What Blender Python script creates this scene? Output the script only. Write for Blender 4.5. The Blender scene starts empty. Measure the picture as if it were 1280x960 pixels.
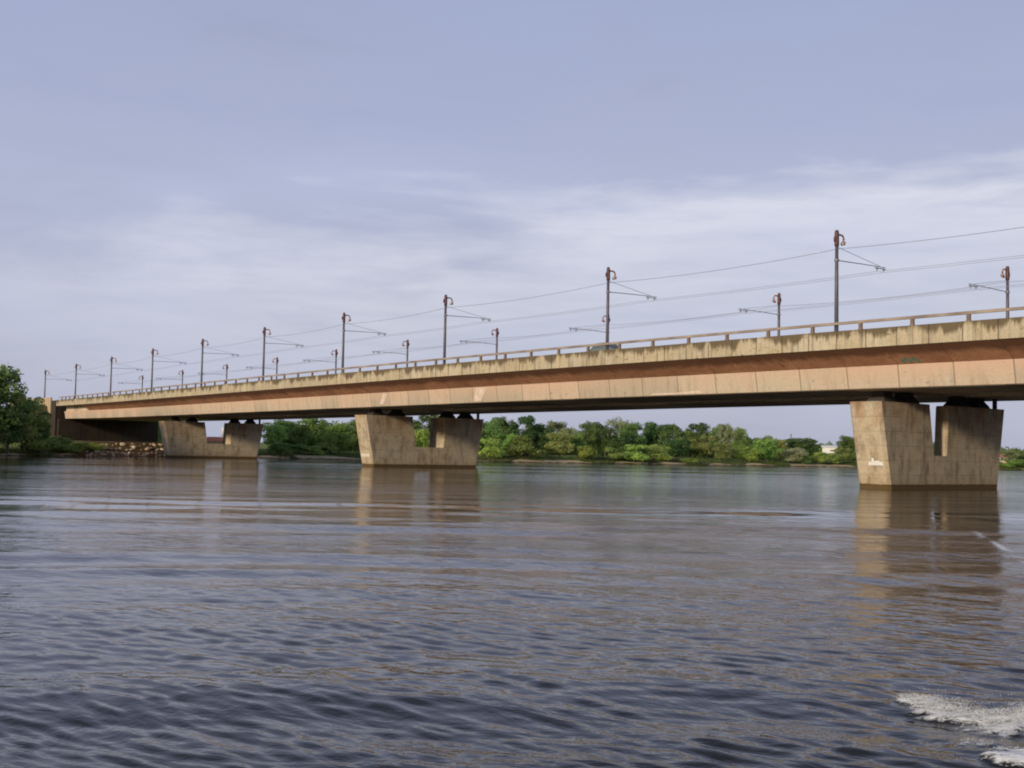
import bpy, bmesh, math, random
import numpy as np
from mathutils import Vector, Matrix
from math import sin, cos, pi, radians, sqrt, exp

random.seed(7)
scene = bpy.context.scene
COL = scene.collection

# ------------------------------------------------------------------ layout of the place (metres)
D1 = 86.83            # distance of the near parapet line
CURVE = 2.262         # slight plan curvature of the bridge
EYE = 2.667
PIER_S = [24.0, -63.2, -152.0, -241.0]
def zd(s):  return 13.454 - .6894*(s/100) - .5803*(s/100)**2 - .1317*(s/100)**3
def cv(s):  return CURVE*(s/100+.5)**2
def dcv(s): return 2*CURVE*(s/100+.5)/100
SHORE = [(-600,-120),(0,-200),(40,-214),(63,-231),(84,-249),(132,-253),(184,-236),(302,-222),(355,-200),(450,-150),(600,-20),(800,300),(1100,900),(1500,2200),(2500,6000)]
def shore_x(y):
    if y <= SHORE[0][0]: return SHORE[0][1]
    for (a,b),(c,d) in zip(SHORE, SHORE[1:]):
        if y <= c: return b+(d-b)*(y-a)/(c-a)
    return SHORE[-1][1]
def sst(a,b,x):
    t = max(0.,min(1.,(x-a)/(b-a))); return t*t*(3-2*t)
def land_z(x, y):
    d = shore_x(y)-x
    z = -2.2 if d < -6 else (-2.2+2.2*sst(-6,0.,d) if d < 0 else 0)
    if d > 0:
        bank = .75*sst(0,4,d)+.35*sst(4,9,d)+.7*sst(10,26,d)
        bank += .18*sin(x*.31+y*.17)*sst(1,8,d)+.1*sin(y*.9+x*.4)*sst(1,5,d)
        under = sst(78,86,y)*(1-sst(116,126,y))
        rip = 3.15*sst(0,12,d)
        z = bank*(1-under)+rip*under
        # embankment that carries the approach road behind the abutment
        yc = D1+cv(max(x,-360))+14.3+max(0,-360-x)*.12
        w = 1-sst(15,36,abs(y-yc))
        z = z+(zd(-345)-1.2-z)*w*sst(-331,-338,x) if False else z+(zd(-345)-1.2-z)*w*(1-sst(-344,-334,x))
        if d > 300: z += 6*sst(300,1500,d)*(.6+.4*sin(y*.002))
    return z

# ------------------------------------------------------------------ object helpers
def put(props, o, label=None, cat=None, group=None, kind=None):
    if label: o['label'] = label
    if cat: o['category'] = cat
    if group: o['group'] = group
    if kind: o['kind'] = kind
    return o
def tag(o, label=None, cat=None, group=None, kind=None): return put(None, o, label, cat, group, kind)
def empty(name, loc=(0,0,0), rz=0, parent=None):
    o = bpy.data.objects.new(name, None); COL.objects.link(o)
    o.empty_display_size = .3
    o.location = loc; o.rotation_euler = (0,0,rz)
    if parent: o.parent = parent
    return o
def mesh_obj(name, verts, faces, mat, parent=None, smooth=False, off=(0,0,0)):
    if off != (0,0,0):
        verts = [(v[0]-off[0], v[1]-off[1], v[2]-off[2]) for v in verts]
    me = bpy.data.meshes.new(name); me.from_pydata(verts, [], faces)
    if mat: me.materials.append(mat)
    if smooth: me.polygons.foreach_set('use_smooth', [True]*len(me.polygons))
    me.update()
    o = bpy.data.objects.new(name, me); COL.objects.link(o)
    if parent: o.parent = parent
    return o
class MB:
    def __init__(s): s.v=[]; s.f=[]
    def box(s, x0,x1,y0,y1,z0,z1, taper=0):
        b=len(s.v); t=taper
        s.v += [(x0,y0,z0),(x1,y0,z0),(x1,y1,z0),(x0,y1,z0),(x0+t,y0+t,z1),(x1-t,y0+t,z1),(x1-t,y1-t,z1),(x0+t,y1-t,z1)]
        s.f += [tuple(b+i for i in q) for q in ((3,2,1,0),(4,5,6,7),(0,1,5,4),(1,2,6,5),(2,3,7,6),(3,0,4,7))]
        return s
    def tube(s, pts, r, n=8, cap=True):
        pts=[Vector(p) for p in pts]
        if not hasattr(r,'__len__'): r=[r]*len(pts)
        rings=[]
        for i,p in enumerate(pts):
            d=(pts[min(i+1,len(pts)-1)]-pts[max(i-1,0)]).normalized()
            a=d.cross(Vector((0,0,1)))
            if a.length<1e-3: a=d.cross(Vector((1,0,0)))
            a.normalize(); b=d.cross(a).normalized()
            base=len(s.v); rings.append(base)
            for k in range(n):
                t=2*pi*k/n
                s.v.append(tuple(p+a*(r[i]*cos(t))+b*(r[i]*sin(t))))
        for u,w in zip(rings,rings[1:]):
            for k in range(n): s.f.append((u+k,u+(k+1)%n,w+(k+1)%n,w+k))
        if cap:
            s.f.append(tuple(rings[0]+k for k in range(n))[::-1]); s.f.append(tuple(rings[-1]+k for k in range(n)))
        return s
    def loft(s, sections, closed=True, caps=True):
        n=len(sections[0]); base=len(s.v)
        for sec in sections: s.v += [tuple(p) for p in sec]
        for i in range(len(sections)-1):
            for k in range(n if closed else n-1):
                a=base+i*n; b=a+n; k2=(k+1)%n
                s.f.append((a+k,a+k2,b+k2,b+k))
        if caps and closed:
            s.f.append(tuple(base+k for k in range(n))[::-1]); s.f.append(tuple(base+(len(sections)-1)*n+k for k in range(n)))
        return s
    def build(s, name, mat, parent=None, smooth=False, off=(0,0,0), bevel=0):
        o=mesh_obj(name,s.v,s.f,mat,parent,smooth,off)
        bm=bmesh.new(); bm.from_mesh(o.data); bmesh.ops.recalc_face_normals(bm,faces=bm.faces)
        if bevel: bmesh.ops.bevel(bm, geom=list(bm.edges), offset=bevel, segments=2, affect='EDGES', clamp_overlap=True)
        bm.to_mesh(o.data); bm.free()
        return o

# ------------------------------------------------------------------ materials
class NT:
    def __init__(s, name):
        s.m=bpy.data.materials.new(name); s.m.use_nodes=True
        s.t=s.m.node_tree; s.n=s.t.nodes; s.l=s.t.links
        s.b=s.n['Principled BSDF']; s.out=s.n['Material Output']
        s._tc=None
    def link(s,a,b): s.l.new(a,b)
    def tc(s):
        if not s._tc: s._tc=s.n.new('ShaderNodeTexCoord')
        return s._tc.outputs['Object']
    def mapping(s, scale=(1,1,1), rot=(0,0,0), src=None, loc=(0,0,0)):
        m=s.n.new('ShaderNodeMapping'); m.inputs['Scale'].default_value=scale; m.inputs['Rotation'].default_value=rot; m.inputs['Location'].default_value=loc
        s.link(src or s.tc(), m.inputs['Vector']); return m.outputs[0]
    def rotscale(s, ang, scale):
        return s.mapping(scale,(0,0,0),s.mapping((1,1,1),(0,0,-ang)))
    def noise(s, scale, detail=4, rough=.55, vec=None, dist=0, lac=2.):
        n=s.n.new('ShaderNodeTexNoise'); n.inputs['Scale'].default_value=scale; n.inputs['Detail'].default_value=detail
        n.inputs['Roughness'].default_value=rough; n.inputs['Distortion'].default_value=dist
        s.link(vec or s.tc(), n.inputs['Vector']); return n.outputs['Fac']
    def math(s, op, a, b=None, c=None, clamp=False):
        n=s.n.new('ShaderNodeMath'); n.operation=op; n.use_clamp=clamp
        for i,v in enumerate((a,b,c)):
            if v is None: continue
            if isinstance(v,(int,float)): n.inputs[i].default_value=v
            else: s.link(v,n.inputs[i])
        return n.outputs[0]
    def ramp(s, fac, stops, interp='LINEAR'):
        n=s.n.new('ShaderNodeValToRGB'); r=n.color_ramp; r.interpolation=interp
        while len(r.elements)<len(stops): r.elements.new(.5)
        for e,(p,c) in zip(r.elements,stops):
            e.position=p; e.color=(c,c,c,1) if isinstance(c,(int,float)) else (*c,1)
        s.link(fac,n.inputs['Fac']); return n.outputs['Color']
    def mix(s, fac, a, b, mode='MIX'):
        n=s.n.new('ShaderNodeMix'); n.data_type='RGBA'; n.blend_type=mode
        if isinstance(fac,(int,float)): n.inputs[0].default_value=fac
        else: s.link(fac,n.inputs[0])
        for i,v in ((6,a),(7,b)):
            if isinstance(v,tuple): n.inputs[i].default_value=(*v,1)
            else: s.link(v,n.inputs[i])
        return n.outputs[2]
    def sep(s, v=None):
        n=s.n.new('ShaderNodeSeparateXYZ'); s.link(v or s.tc(), n.inputs[0]); return n.outputs
    def bump(s, h, strength=.3, dist=.1, normal=None):
        n=s.n.new('ShaderNodeBump'); n.inputs['Strength'].default_value=strength; n.inputs['Distance'].default_value=dist
        s.link(h,n.inputs['Height'])
        if normal is not None: s.link(normal,n.inputs['Normal'])
        return n.outputs[0]
    def setc(s, c):
        if isinstance(c,tuple): s.b.inputs['Base Color'].default_value=(*c,1)
        else: s.link(c,s.b.inputs['Base Color'])
        return s
    def rough(s, r):
        if isinstance(r,(int,float)): s.b.inputs['Roughness'].default_value=r
        else: s.link(r,s.b.inputs['Roughness'])
        return s
    def normal(s, n): s.link(n,s.b.inputs['Normal']); return s

def simple(name, c1, c2=None, scale=3., rough=.6, metal=0., bump=.0):
    n=NT(name)
    f=n.noise(scale,5)
    n.setc(n.mix(n.ramp(f,[(.35,0.),(.65,1.)]), c1, c2 or tuple(v*.7 for v in c1))).rough(rough)
    n.b.inputs['Metallic'].default_value=metal
    if bump: n.normal(n.bump(f,bump,.05))
    return n.m

def panel_value(n, pos, width, seed):
    """a random value for each cast panel along the bridge"""
    idx=n.math('FLOOR', n.math('DIVIDE', n.math('ADD',pos,seed), width))
    w=n.n.new('ShaderNodeTexWhiteNoise'); w.noise_dimensions='1D'; n.link(idx,w.inputs['W'])
    fr=n.math('FRACT', n.math('DIVIDE', n.math('ADD',pos,seed), width))
    edge=n.math('ABSOLUTE', n.math('SUBTRACT', fr, .5))      # .5 at the joint
    return w.outputs['Value'], edge

def concrete(name, base, dark, warm, panel=None, streak=.6, streak_axes=(.9,.9,.08), joint=.0, joint_w=.012, vstain_shade=None, wet=None, shutter=None, pink=None, rust=False):
    n=NT(name); X,Y,Z=n.sep()[:3]
    big=n.noise(.35,5,.6)
    fine=n.noise(5.,6,.65)
    stv=n.mapping(streak_axes); st=n.noise(1.6,6,.62,stv)
    c=n.mix(n.ramp(big,[(.38,0.),(.66,1.)]), base, warm)
    if panel:
        v,edge=panel_value(n,X,panel[0],panel[1])
        c=n.mix(n.math('MULTIPLY',n.ramp(v,[(.0,0.),(1.,1.)]),panel[2]), c, warm)
        v2=n.math('FRACT',n.math('MULTIPLY',v,7.13))
        c=n.mix(n.math('MULTIPLY',n.math('GREATER_THAN',v2,.62),panel[3]), c, tuple(k*.72 for k in base))
    c=n.mix(n.math('MULTIPLY',n.ramp(st,[(.5,0.),(.68,1.)]),streak), c, dark)
    c=n.mix(n.math('MULTIPLY',n.ramp(fine,[(.4,0.),(.75,1.)]),.35), c, dark)
    if panel:
        sp_=n.noise(1.7,3,.5,n.mapping((.8,.8,1.6),(0,0,0),None,(5,2,9)))
        c=n.mix(n.math('MULTIPLY',n.ramp(sp_,[(.66,0.),(.71,1.)]),.6), c, dark)
    if vstain_shade:   # (z offset expression strength) drips from the top edge, on the haunch painted overhang shade: needs deck-relative height, approximated by attribute
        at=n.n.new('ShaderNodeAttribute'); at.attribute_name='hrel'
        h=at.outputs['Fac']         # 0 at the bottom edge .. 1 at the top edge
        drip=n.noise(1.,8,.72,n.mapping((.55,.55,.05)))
        m=n.math('ADD', n.math('MULTIPLY',h,vstain_shade[1]), n.math('MULTIPLY',n.math('SUBTRACT',drip,.5),vstain_shade[2]))
        m=n.ramp(m,[(vstain_shade[3],0.),(vstain_shade[3]+.22,1.)])
        c=n.mix(n.math('MULTIPLY',m,vstain_shade[0]), c, dark)
    if pink:     # warmer, pinker tone along the upper half of each panel
        at2=n.n.new('ShaderNodeAttribute'); at2.attribute_name='hrel'
        pm=n.math('MULTIPLY',n.ramp(at2.outputs['Fac'],[(.25,0.),(.95,1.)]),n.ramp(n.noise(.045,2,.5),[(.35,.25),(.6,1.)]))
        c=n.mix(n.math('MULTIPLY',pm,.75), c, pink)
    if rust:
        rn=n.noise(.55,4,.6,n.mapping((1,1,.6),(0,0,0),None,(3,1,7)))
        rz=n.ramp(n.math('DIVIDE',Z,8.),[(.55,0.),(.82,1.)])
        c=n.mix(n.math('MULTIPLY',n.math('MULTIPLY',n.ramp(rn,[(.42,0.),(.6,1.)]),rz),.65), c, (.40,.20,.09))
        blot=n.noise(1.1,6,.72)
        c=n.mix(n.math('MULTIPLY',n.ramp(blot,[(.48,0.),(.7,1.)]),.5), c, (.20,.15,.10))
    if panel and joint:
        c=n.mix(n.math('MULTIPLY',n.math('GREATER_THAN',edge,.5-joint_w),joint), c, tuple(k*.35 for k in dark))
    if shutter:
        fz=n.math('FRACT',n.math('DIVIDE',Z,shutter))
        c=n.mix(n.math('MULTIPLY',n.math('LESS_THAN',fz,.035),.45), c, dark)
        fy=n.math('FRACT',n.math('DIVIDE',Y,1.7))
        c=n.mix(n.math('MULTIPLY',n.math('LESS_THAN',fy,.03),.3), c, dark)
    if wet:      # dark tide band at the waterline
        wz=n.math('ADD',Z,n.math('MULTIPLY',n.math('SUBTRACT',fine,.5),.35))
        c=n.mix(n.ramp(wz,[(0.0,1.),(wet,1.),(wet+.06,.0)]), c, (.02,.014,.009))
        c=n.mix(n.math('MULTIPLY',n.ramp(n.math('DIVIDE',wz,4.),[(.05,1.),(.35,0.)]),.4), c, (.27,.17,.06))
    n.setc(c).rough(.85); n.b.inputs['Specular IOR Level'].default_value=.25
    n.normal(n.bump(fine,.35,.06))
    return n

M={}
M['fascia']=concrete('fascia_concrete',(.58,.51,.37),(.12,.09,.05),(.50,.41,.26),panel=(3.0,.7,.5,.3),streak=.6,streak_axes=(1.2,1.2,.1),joint=.6,joint_w=.022,vstain_shade=(.92,.80,2.4,.45)).m
M['web']=concrete('web_concrete',(.56,.49,.365),(.25,.20,.14),(.59,.46,.345),panel=(5.2,1.3,.9,.55),streak=.4,joint=.6,joint_w=.011,vstain_shade=(.5,-.62,1.3,.42),pink=(.64,.43,.32)).m
M['haunch']=concrete('haunch_concrete',(.40,.185,.10),(.13,.06,.035),(.56,.29,.16),panel=(5.2,1.3,.7,.3),streak=.35,joint=.4,joint_w=.008,vstain_shade=(.85,.85,.7,.36)).m  # orange darkened towards the top, the overhang's shadow painted into the colour
M['under']=concrete('underside_concrete',(.52,.42,.29),(.15,.11,.075),(.72,.60,.44),panel=(5.2,2.2,.8,.8),streak=.3,streak_axes=(.1,.9,.5)).m
M['pier']=concrete('pier_concrete',(.54,.46,.33),(.15,.11,.065),(.57,.46,.31),streak=.75,streak_axes=(.7,.7,.22),wet=.42,shutter=1.27,rust=True).m
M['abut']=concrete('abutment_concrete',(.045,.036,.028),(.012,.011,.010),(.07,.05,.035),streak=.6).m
M['approach']=concrete('approach_concrete',(.47,.38,.24),(.22,.16,.09),(.55,.40,.25),streak=.4).m
M['rail']=simple('rail_paint',(.20,.15,.115),(.40,.33,.26),.35,.6,bump=.2)
M['railpost']=simple('rail_post',(.16,.11,.07),(.26,.19,.12),2,.75)
M['asphalt']=simple('asphalt',(.05,.05,.052),(.065,.062,.06),6,.9)
M['bearing']=simple('bearing_steel',(.03,.028,.026),(.05,.04,.035),4,.7)
M['mast']=simple('mast_steel',(.09,.08,.09),(.13,.12,.125),2,.5,.2)
M['mastcap']=simple('mast_cap_rust',(.09,.035,.035),(.14,.06,.05),5,.6)
M['lamp']=simple('lamp_red',(.36,.17,.12),(.46,.25,.18),7,.5)
M['glass']=simple('lamp_glass',(.75,.62,.5),(.7,.6,.5),3,.2)
M['wire']=simple('wire_metal',(.32,.32,.37),(.36,.36,.41),3,.5,.3)
M['arm']=simple('arm_steel',(.16,.16,.18),(.22,.22,.24),4,.5,.3)
M['white']=simple('white_paint',(.85,.83,.78),(.7,.68,.62),6,.7)
M['cream']=simple('cream_paint',(.62,.56,.42),(.75,.68,.52),5,.7)
M['green']=simple('green_spray_paint',(.07,.26,.19),(.10,.34,.26),3,.7)

# ------------------------------------------------------------------ bridge
S0,S1=-330.0,44.0
BR=(-63.2,D1+14.3,0.0)
bridge=empty('road_bridge',BR)
tag(bridge,'long beige concrete road bridge with rust orange soffit crossing the river on forked piers','bridge')
def stations(a,b,step=3.0):
    n=max(1,int(round((b-a)/step))); return [a+(b-a)*i/n for i in range(n+1)]
def sweep(name, profile, mat, parent, a=S0, b=S1, closed=True, hrel=None, jitter=None):
    """profile: list of (offset from the near parapet line, height relative to the parapet top)"""
    ss=stations(a,b); secs=[]
    for s in ss:
        secs.append([(s-BR[0], D1+cv(s)+o-BR[1], zd(s)+z) for o,z in profile])
    mb=MB().loft(secs,closed=closed,caps=closed)
    o=mesh_obj(name,mb.v,mb.f,mat,parent)
    if hrel:
        at=o.data.attributes.new('hrel','FLOAT','POINT')
        at.data.foreach_set('value',[hrel[i%len(profile)] for i in range(len(mb.v))])
    if closed:
        bm=bmesh.new(); bm.from_mesh(o.data); bmesh.ops.recalc_face_normals(bm,faces=bm.faces); bm.to_mesh(o.data); bm.free()
    return o
WD=28.6
mir=lambda p:[(WD-o,z) for o,z in p]
for side,(m) in enumerate((lambda p:p, mir)):
    sweep('parapet', m([(-.45,-1.58),(-.45,-.03),(-.42,0),(-.12,0),(-.09,-.03),(-.09,-.34),(-.09,-1.2),(-.30,-1.62)]), M['fascia'], bridge, hrel=[0,1,1,1,1,.8,.3,0])
    # cantilever haunch (the rust coloured soffit) from the parapet down to the box girder
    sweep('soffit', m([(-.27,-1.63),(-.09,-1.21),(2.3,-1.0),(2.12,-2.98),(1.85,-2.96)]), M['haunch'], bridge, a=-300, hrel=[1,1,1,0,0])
    sweep('box_girder', m([(1.80,-2.985),(2.22,-3.02),(11.9,-3.02),(11.9,-4.86),(2.12,-4.90)]), M['web'], bridge, hrel=[1,1,1,0,0])
    sweep('girder_underside', m([(2.14,-4.903),(11.88,-4.863),(11.7,-4.99),(2.34,-4.99)]), M['under'], bridge)
sweep('deck_slab',[(2.3,-.36),(WD-2.3,-.36),(WD-2.3,-1.1),(WD-2.3,-3.0),(WD-11.9,-3.0),(WD-12.4,-1.3),(12.4,-1.3),(11.9,-3.0),(2.31,-3.0)],M['under'],bridge)
sweep('footway',[(-.08,-.36),(-.08,-.22),(2.0,-.22),(2.2,-.36)],M['abut'],bridge)
sweep('footway',mir([(-.08,-.36),(-.08,-.22),(2.0,-.22),(2.2,-.36)]),M['abut'],bridge)
sweep('roadway',[(2.21,-.355),(2.21,-.345),(WD-2.21,-.345),(WD-2.21,-.355)],M['asphalt'],bridge)
def rail_at(off):
    r=sweep('railing',[(off-.11,.55),(off-.11,.74),(off-.06,.79),(off+.06,.79),(off+.11,.74),(off+.11,.55)],M['rail'],bridge,a=-327,b=43)
    return r
rail=rail_at(-.27)
s=-66.6+5.04*21
k=0
post_me=None
while s>-328:
    if s<42:
        z=zd(s)
        p=mesh_obj('railing_post',[],[],M['railpost'],rail) if post_me is None else None
        if p is not None:
            bpy.data.objects.remove(p)
            mb=MB().box(-.15,.15,-.10,.10,-.02,.57).box(-.2,.2,-.12,.12,-.02,.06)
            p=mb.build('railing_post',M['railpost'],rail); post_me=p.data
        else:
            p=bpy.data.objects.new('railing_post',post_me); COL.objects.link(p); p.parent=rail
        p.location=(s-BR[0],D1+cv(s)-.27-BR[1],z)
    s-=5.04
rail2=rail_at(WD+.27)
for i in range(58):
    s=38-6.2*i
    p=bpy.data.objects.new('railing_post',post_me); COL.objects.link(p); p.parent=rail2
    p.location=(s-BR[0],D1+cv(s)+WD+.27-BR[1],zd(s))

# piers: a plate with a notch, two heads, flared noses
def pier(s, length, mat_label=None):
    ang=math.atan(-dcv(s)); 
    y0=D1+cv(s)+4.05
    e=empty('pier_frame',(0,0,0))   # temporary frame for the maths
    bpy.data.objects.remove(e)
    ztop=zd(s)-6.0
    k=length/17.6
    def P(x,y,z):
        ca,sa=cos(ang),sin(ang)
        return (s+x*ca+y*sa-BR[0], y0-x*sa+y*ca-BR[1], z)
    t=1.65
    NB=3.05                       # notch floor
    c=.28
    yl,yr={-63.2:(6.1,9.1),-152.0:(6.7,11.9),-241.0:(7.3,12.7)}.get(s,(6.0,11.6))
    def flare(z): return 1.55*max(0,(z+.0))/ztop   # outward lean of the noses
    def left(z):
        f=flare(z); w=max(0,(z-NB)/(ztop-NB)); ye=yl+.7*(1-w)
        cut=1.9
        return [P(t,-f+c,z),P(t,ye-.08,z),P(t-.08,ye,z),P(-t+.08,ye,z),P(-t,ye-.08,z),P(-t,-f+c,z),P(-t+c,-f,z),P(t-c,-f,z)]
    def right(z):
        f=flare(z)*.88; w=max(0,(z-NB)/(ztop-NB)); ys=yr-.3*(1-w)
        L=length
        if s==-63.2: return [P(t,ys+.06,z),P(t,L+f-c,z),P(t-c,L+f,z),P(-t+c,L+f,z),P(-t,L+f-c,z),P(-t,ys+3.1,z),P(t-1.25,ys,z),P(t-.06,ys,z)]
        return [P(t,ys+.65,z),P(t,L+f-c,z),P(t-c,L+f,z),P(-t+c,L+f,z),P(-t,L+f-c,z),P(-t,ys+.08,z),P(-t+.08,ys,z),P(t-.95,ys,z)]
    def base(z):
        f=flare(z); g=f*.88; L=length
        return [P(t,-f+c,z),P(t,L+g-c,z),P(t-c,L+g,z),P(-t+c,L+g,z),P(-t,L+g-c,z),P(-t,-f+c,z),P(-t+c,-f,z),P(t-c,-f,z)]
    mb=MB()
    zs=[-3,0,.6,1.5,NB]
    mb.loft([base(z) for z in zs])
    def lip(fn):
        n=6; hs=[NB+.002]+[NB+(ztop-1.15-NB)*i/n for i in range(1,n+1)]
        return [fn(z) for z in hs]+[fn(ztop-1.12)]+[fn(ztop)]
    mb.loft(lip(left)); mb.loft(lip(right))
    o=mb.build('pier',M['pier'],bridge)
    # bearings: tapered dark pedestals on top of the heads
    zb=zd(s)-4.99
    for yy in (1.2*k, 4.6*k, length-4.4*k, length-1.2*k):
        secs=[]
        for z,r in ((ztop-.02,1.05),(ztop+.25,.95),(zb-.3,.62),(zb+.03,.62)):
            secs.append([P(a*r*.9,yy+b*r,z) for a,b in ((-1,-1),(1,-1),(1,1),(-1,1))])
        MB().loft(secs).build('bearing',M['bearing'],o)
    secs=[[P(1.0+a*.16,length+.5+b*.16,z) for a,b in ((-1,-1),(1,-1),(1,1),(-1,1))] for z in (ztop-.02,zb+.03)]
    MB().loft(secs).build('bearing_post',M['bearing'],o)
    return o,P,flare
o3=None
for i,s in enumerate(PIER_S):
    o,P,fl=pier(s,[17.6,17.6,18.4,19.2][i])
    if i==1:
        # small white painted mark on the nose, a flat bar with a stubby block above
        def onnose(x,z): 
            return P(x,-fl(z)-.012,z)
        v=[];f=[]
        def quad(x0,x1,z0,z1):
            b=len(v); v.extend([onnose(x0,z0),onnose(x1,z0),onnose(x1-.06,z1),onnose(x0+.06,z1)]); f.append((b,b+1,b+2,b+3))
        quad(-.25,1.3,2.1,2.4); quad(.1,.4,2.404,2.75); quad(.4,.95,2.404,2.52)
        pm=mesh_obj('painted_mark',v,f,M['white'],o); tag(pm,'small white painted mark shaped like a boat')
    if i==2:
        v=[];f=[]
        v+= [P(-1.3,-fl(1.5)-.012,1.5),P(1.36,-fl(1.5)-.012,1.5),P(1.36,-fl(1.95)-.012,1.95),P(-1.3,-fl(1.95)-.012,1.95)]; f.append((0,1,2,3))
        pm=mesh_obj('painted_mark',v,f,M['cream'],o); tag(pm,'pale cream painted band low on the pier nose')
# repaired pale patches and a green scrawl on the girder face
def face_patch(name,pts,mat,label,top=False):
    """pts: (s, relative height) on the near girder web"""
    v=[]
    for s,z in pts:
        if top: off=2.12-(z+2.98)/(-1.63+2.98)*2.39-.02 if False else None
        t=(z+3.0)/(-4.9+3.0)
        off=1.80+(2.12-1.80)*t-.02
        v.append((s-BR[0],D1+cv(s)+off-BR[1],zd(s)+z))
    o=mesh_obj(name,v,[tuple(range(len(v)))],mat,bridge); tag(o,label); return o
patchm=simple('pale_repair_mortar',(.75,.62,.52),(.6,.48,.38),2,.8)
face_patch('repair_patch',[(-145.3,-4.6),(-144.2,-4.6),(-142.9,-3.2),(-144.0,-3.15)],patchm,'pale repair patch slanting up the girder')
face_patch('repair_patch',[(-121.7,-4.75),(-119.9,-4.7),(-118.6,-3.15),(-120.8,-3.1)],patchm,'wide pale repair patch on the girder')
face_patch('repair_patch',[(-89.3,-4.85),(-81.8,-4.8),(-82.6,-4.55),(-85.5,-4.68),(-89.0,-4.66)],patchm,'thin pale strip along the lower girder edge')
gv=[];gf=[]
for a in range(5):
    s=-58.7+a*.36; zz=-2.9+.12*(a%2)
    b=len(gv)
    for ds,dz in ((0,0),(.3,.05),(.24,.32),(.05,.28)):
        z=zz+dz; t=(z+2.96)/(2.96-1.63); off=1.85-(1.85+.27)*t-.03
        gv.append((s+ds-BR[0],D1+cv(s)+off-BR[1],zd(s)+z))
    gf.append((b,b+1,b+2,b+3))
go=mesh_obj('graffiti',gv,gf,M['green'],bridge); tag(go,'small green spray paint scrawl on the orange soffit')

# abutment and approach behind it
def A(s,o,z): return (s-BR[0],D1+cv(s)+o-BR[1],z)
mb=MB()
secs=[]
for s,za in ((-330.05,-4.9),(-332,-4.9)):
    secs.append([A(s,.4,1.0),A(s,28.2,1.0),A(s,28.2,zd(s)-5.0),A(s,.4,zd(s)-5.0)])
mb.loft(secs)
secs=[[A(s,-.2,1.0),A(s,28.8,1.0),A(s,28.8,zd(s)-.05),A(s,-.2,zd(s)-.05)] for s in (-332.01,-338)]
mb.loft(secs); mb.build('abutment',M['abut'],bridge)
mb=MB()
for o0,o1 in ((-.5,-.1),(28.7,29.1)):
    mb.loft([[A(s,o0,zd(s)-3.6),A(s,o1,zd(s)-3.6),A(s,o1,zd(s)+.85),A(s,o0,zd(s)+.85)] for s in stations(-420,-338.02,6)])
mb.build('approach_wall',M['approach'],bridge)
mb=MB(); mb.loft([[A(s,-.05,zd(s)-1.0),A(s,28.65,zd(s)-1.0),A(s,28.65,zd(s)-.33),A(s,-.05,zd(s)-.33)] for s in stations(-420,-332.02,6)])
mb.build('approach_roadway',M['asphalt'],bridge)

# ------------------------------------------------------------------ masts
MS=[-64.3,-94.1,-125.6,-153.1,-181.6,-210.5,-240.6,-272.7,-308.7,-351.1]
FMS=[-64.3,-94.1,-125.6,-153.1,-181.6,-210.5,-240.6,-272.7,-308.7,-351.1]
def make_mast():
    r=empty('street_lamp')
    MB().tube([(0,0,-.3),(0,0,.05),(0,0,.06),(0,0,4.5),(0,0,7.6)],[.26,.26,.19,.165,.145],12).build('pole',M['mast'],r,True)
    MB().box(-.3,.3,-.3,.3,-.25,-.02).build('base_plate',M['bearing'],r)
    c=MB().tube([(0,0,7.55),(0,0,7.7),(0,0,8.7),(0,0,8.98),(0,0,9.0)],[.17,.21,.2,.15,.05],12).build('pole_cap',M['mastcap'],r,True)
    MB().box(-.1,.1,-.34,-.19,7.95,8.4,.02).build('control_box',M['mastcap'],r)
    pts=[(0,.15,8.55),(0,.35,8.62)]+[(0,.62+.36*sin(t),8.30+.33*cos(t)) for t in [(-10+i*18)*pi/180 for i in range(7)]]
    b=MB().tube(pts,.085,8).build('lamp_arm',M['lamp'],r,True)
    mb=MB().tube([(0,.97,8.24),(0,.99,8.05),(0,.93,7.88),(0,.86,7.82)],[.11,.19,.19,.09],12); mb.build('lamp_head',M['lamp'],r,True)
    mb=MB().tube([(0,.91,7.88),(0,.74,7.82),(0,.60,7.88)],[.11,.14,.06],10); mb.build('lamp_glass',M['glass'],r,True)
    a=MB().tube([(0,.1,6.32),(0,3.5,6.40),(0,7.2,6.46)],[.042,.038,.03],8); a.tube([(0,0,6.22),(0,0,6.44)],[.21,.21],12); a.build('bracket_arm',M['arm'],r)
    MB().tube([(0,.1,7.5),(0,6.3,6.50)],.022,6).build('stay_wire',M['wire'],r)
    for y in (5.9,6.9):
        MB().tube([(0,y,6.44),(0,y,6.30),(0,y,6.29),(0,y,6.12),(0,y,6.11),(0,y,5.99)],[.03,.03,.085,.085,.03,.03],8).build('insulator',M['arm'],r)
    MB().box(-.05,.05,5.6,7.2,6.27,6.33).build('cross_bar',M['arm'],r)
    return r
proto=make_mast()
def copy_tree(o,parent=None):
    c=o.copy(); COL.objects.link(c)
    if parent: c.parent=parent
    for ch in list(o.children): copy_tree(ch,c)
    return c
nth=['first','second','third','fourth','fifth','sixth','seventh','eighth','ninth','tenth']
near_lbl=['tall mast on the near parapet, nearest the camera, above the right-hand pier',
 'tall mast beside the parked-looking car on the near parapet']
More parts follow.
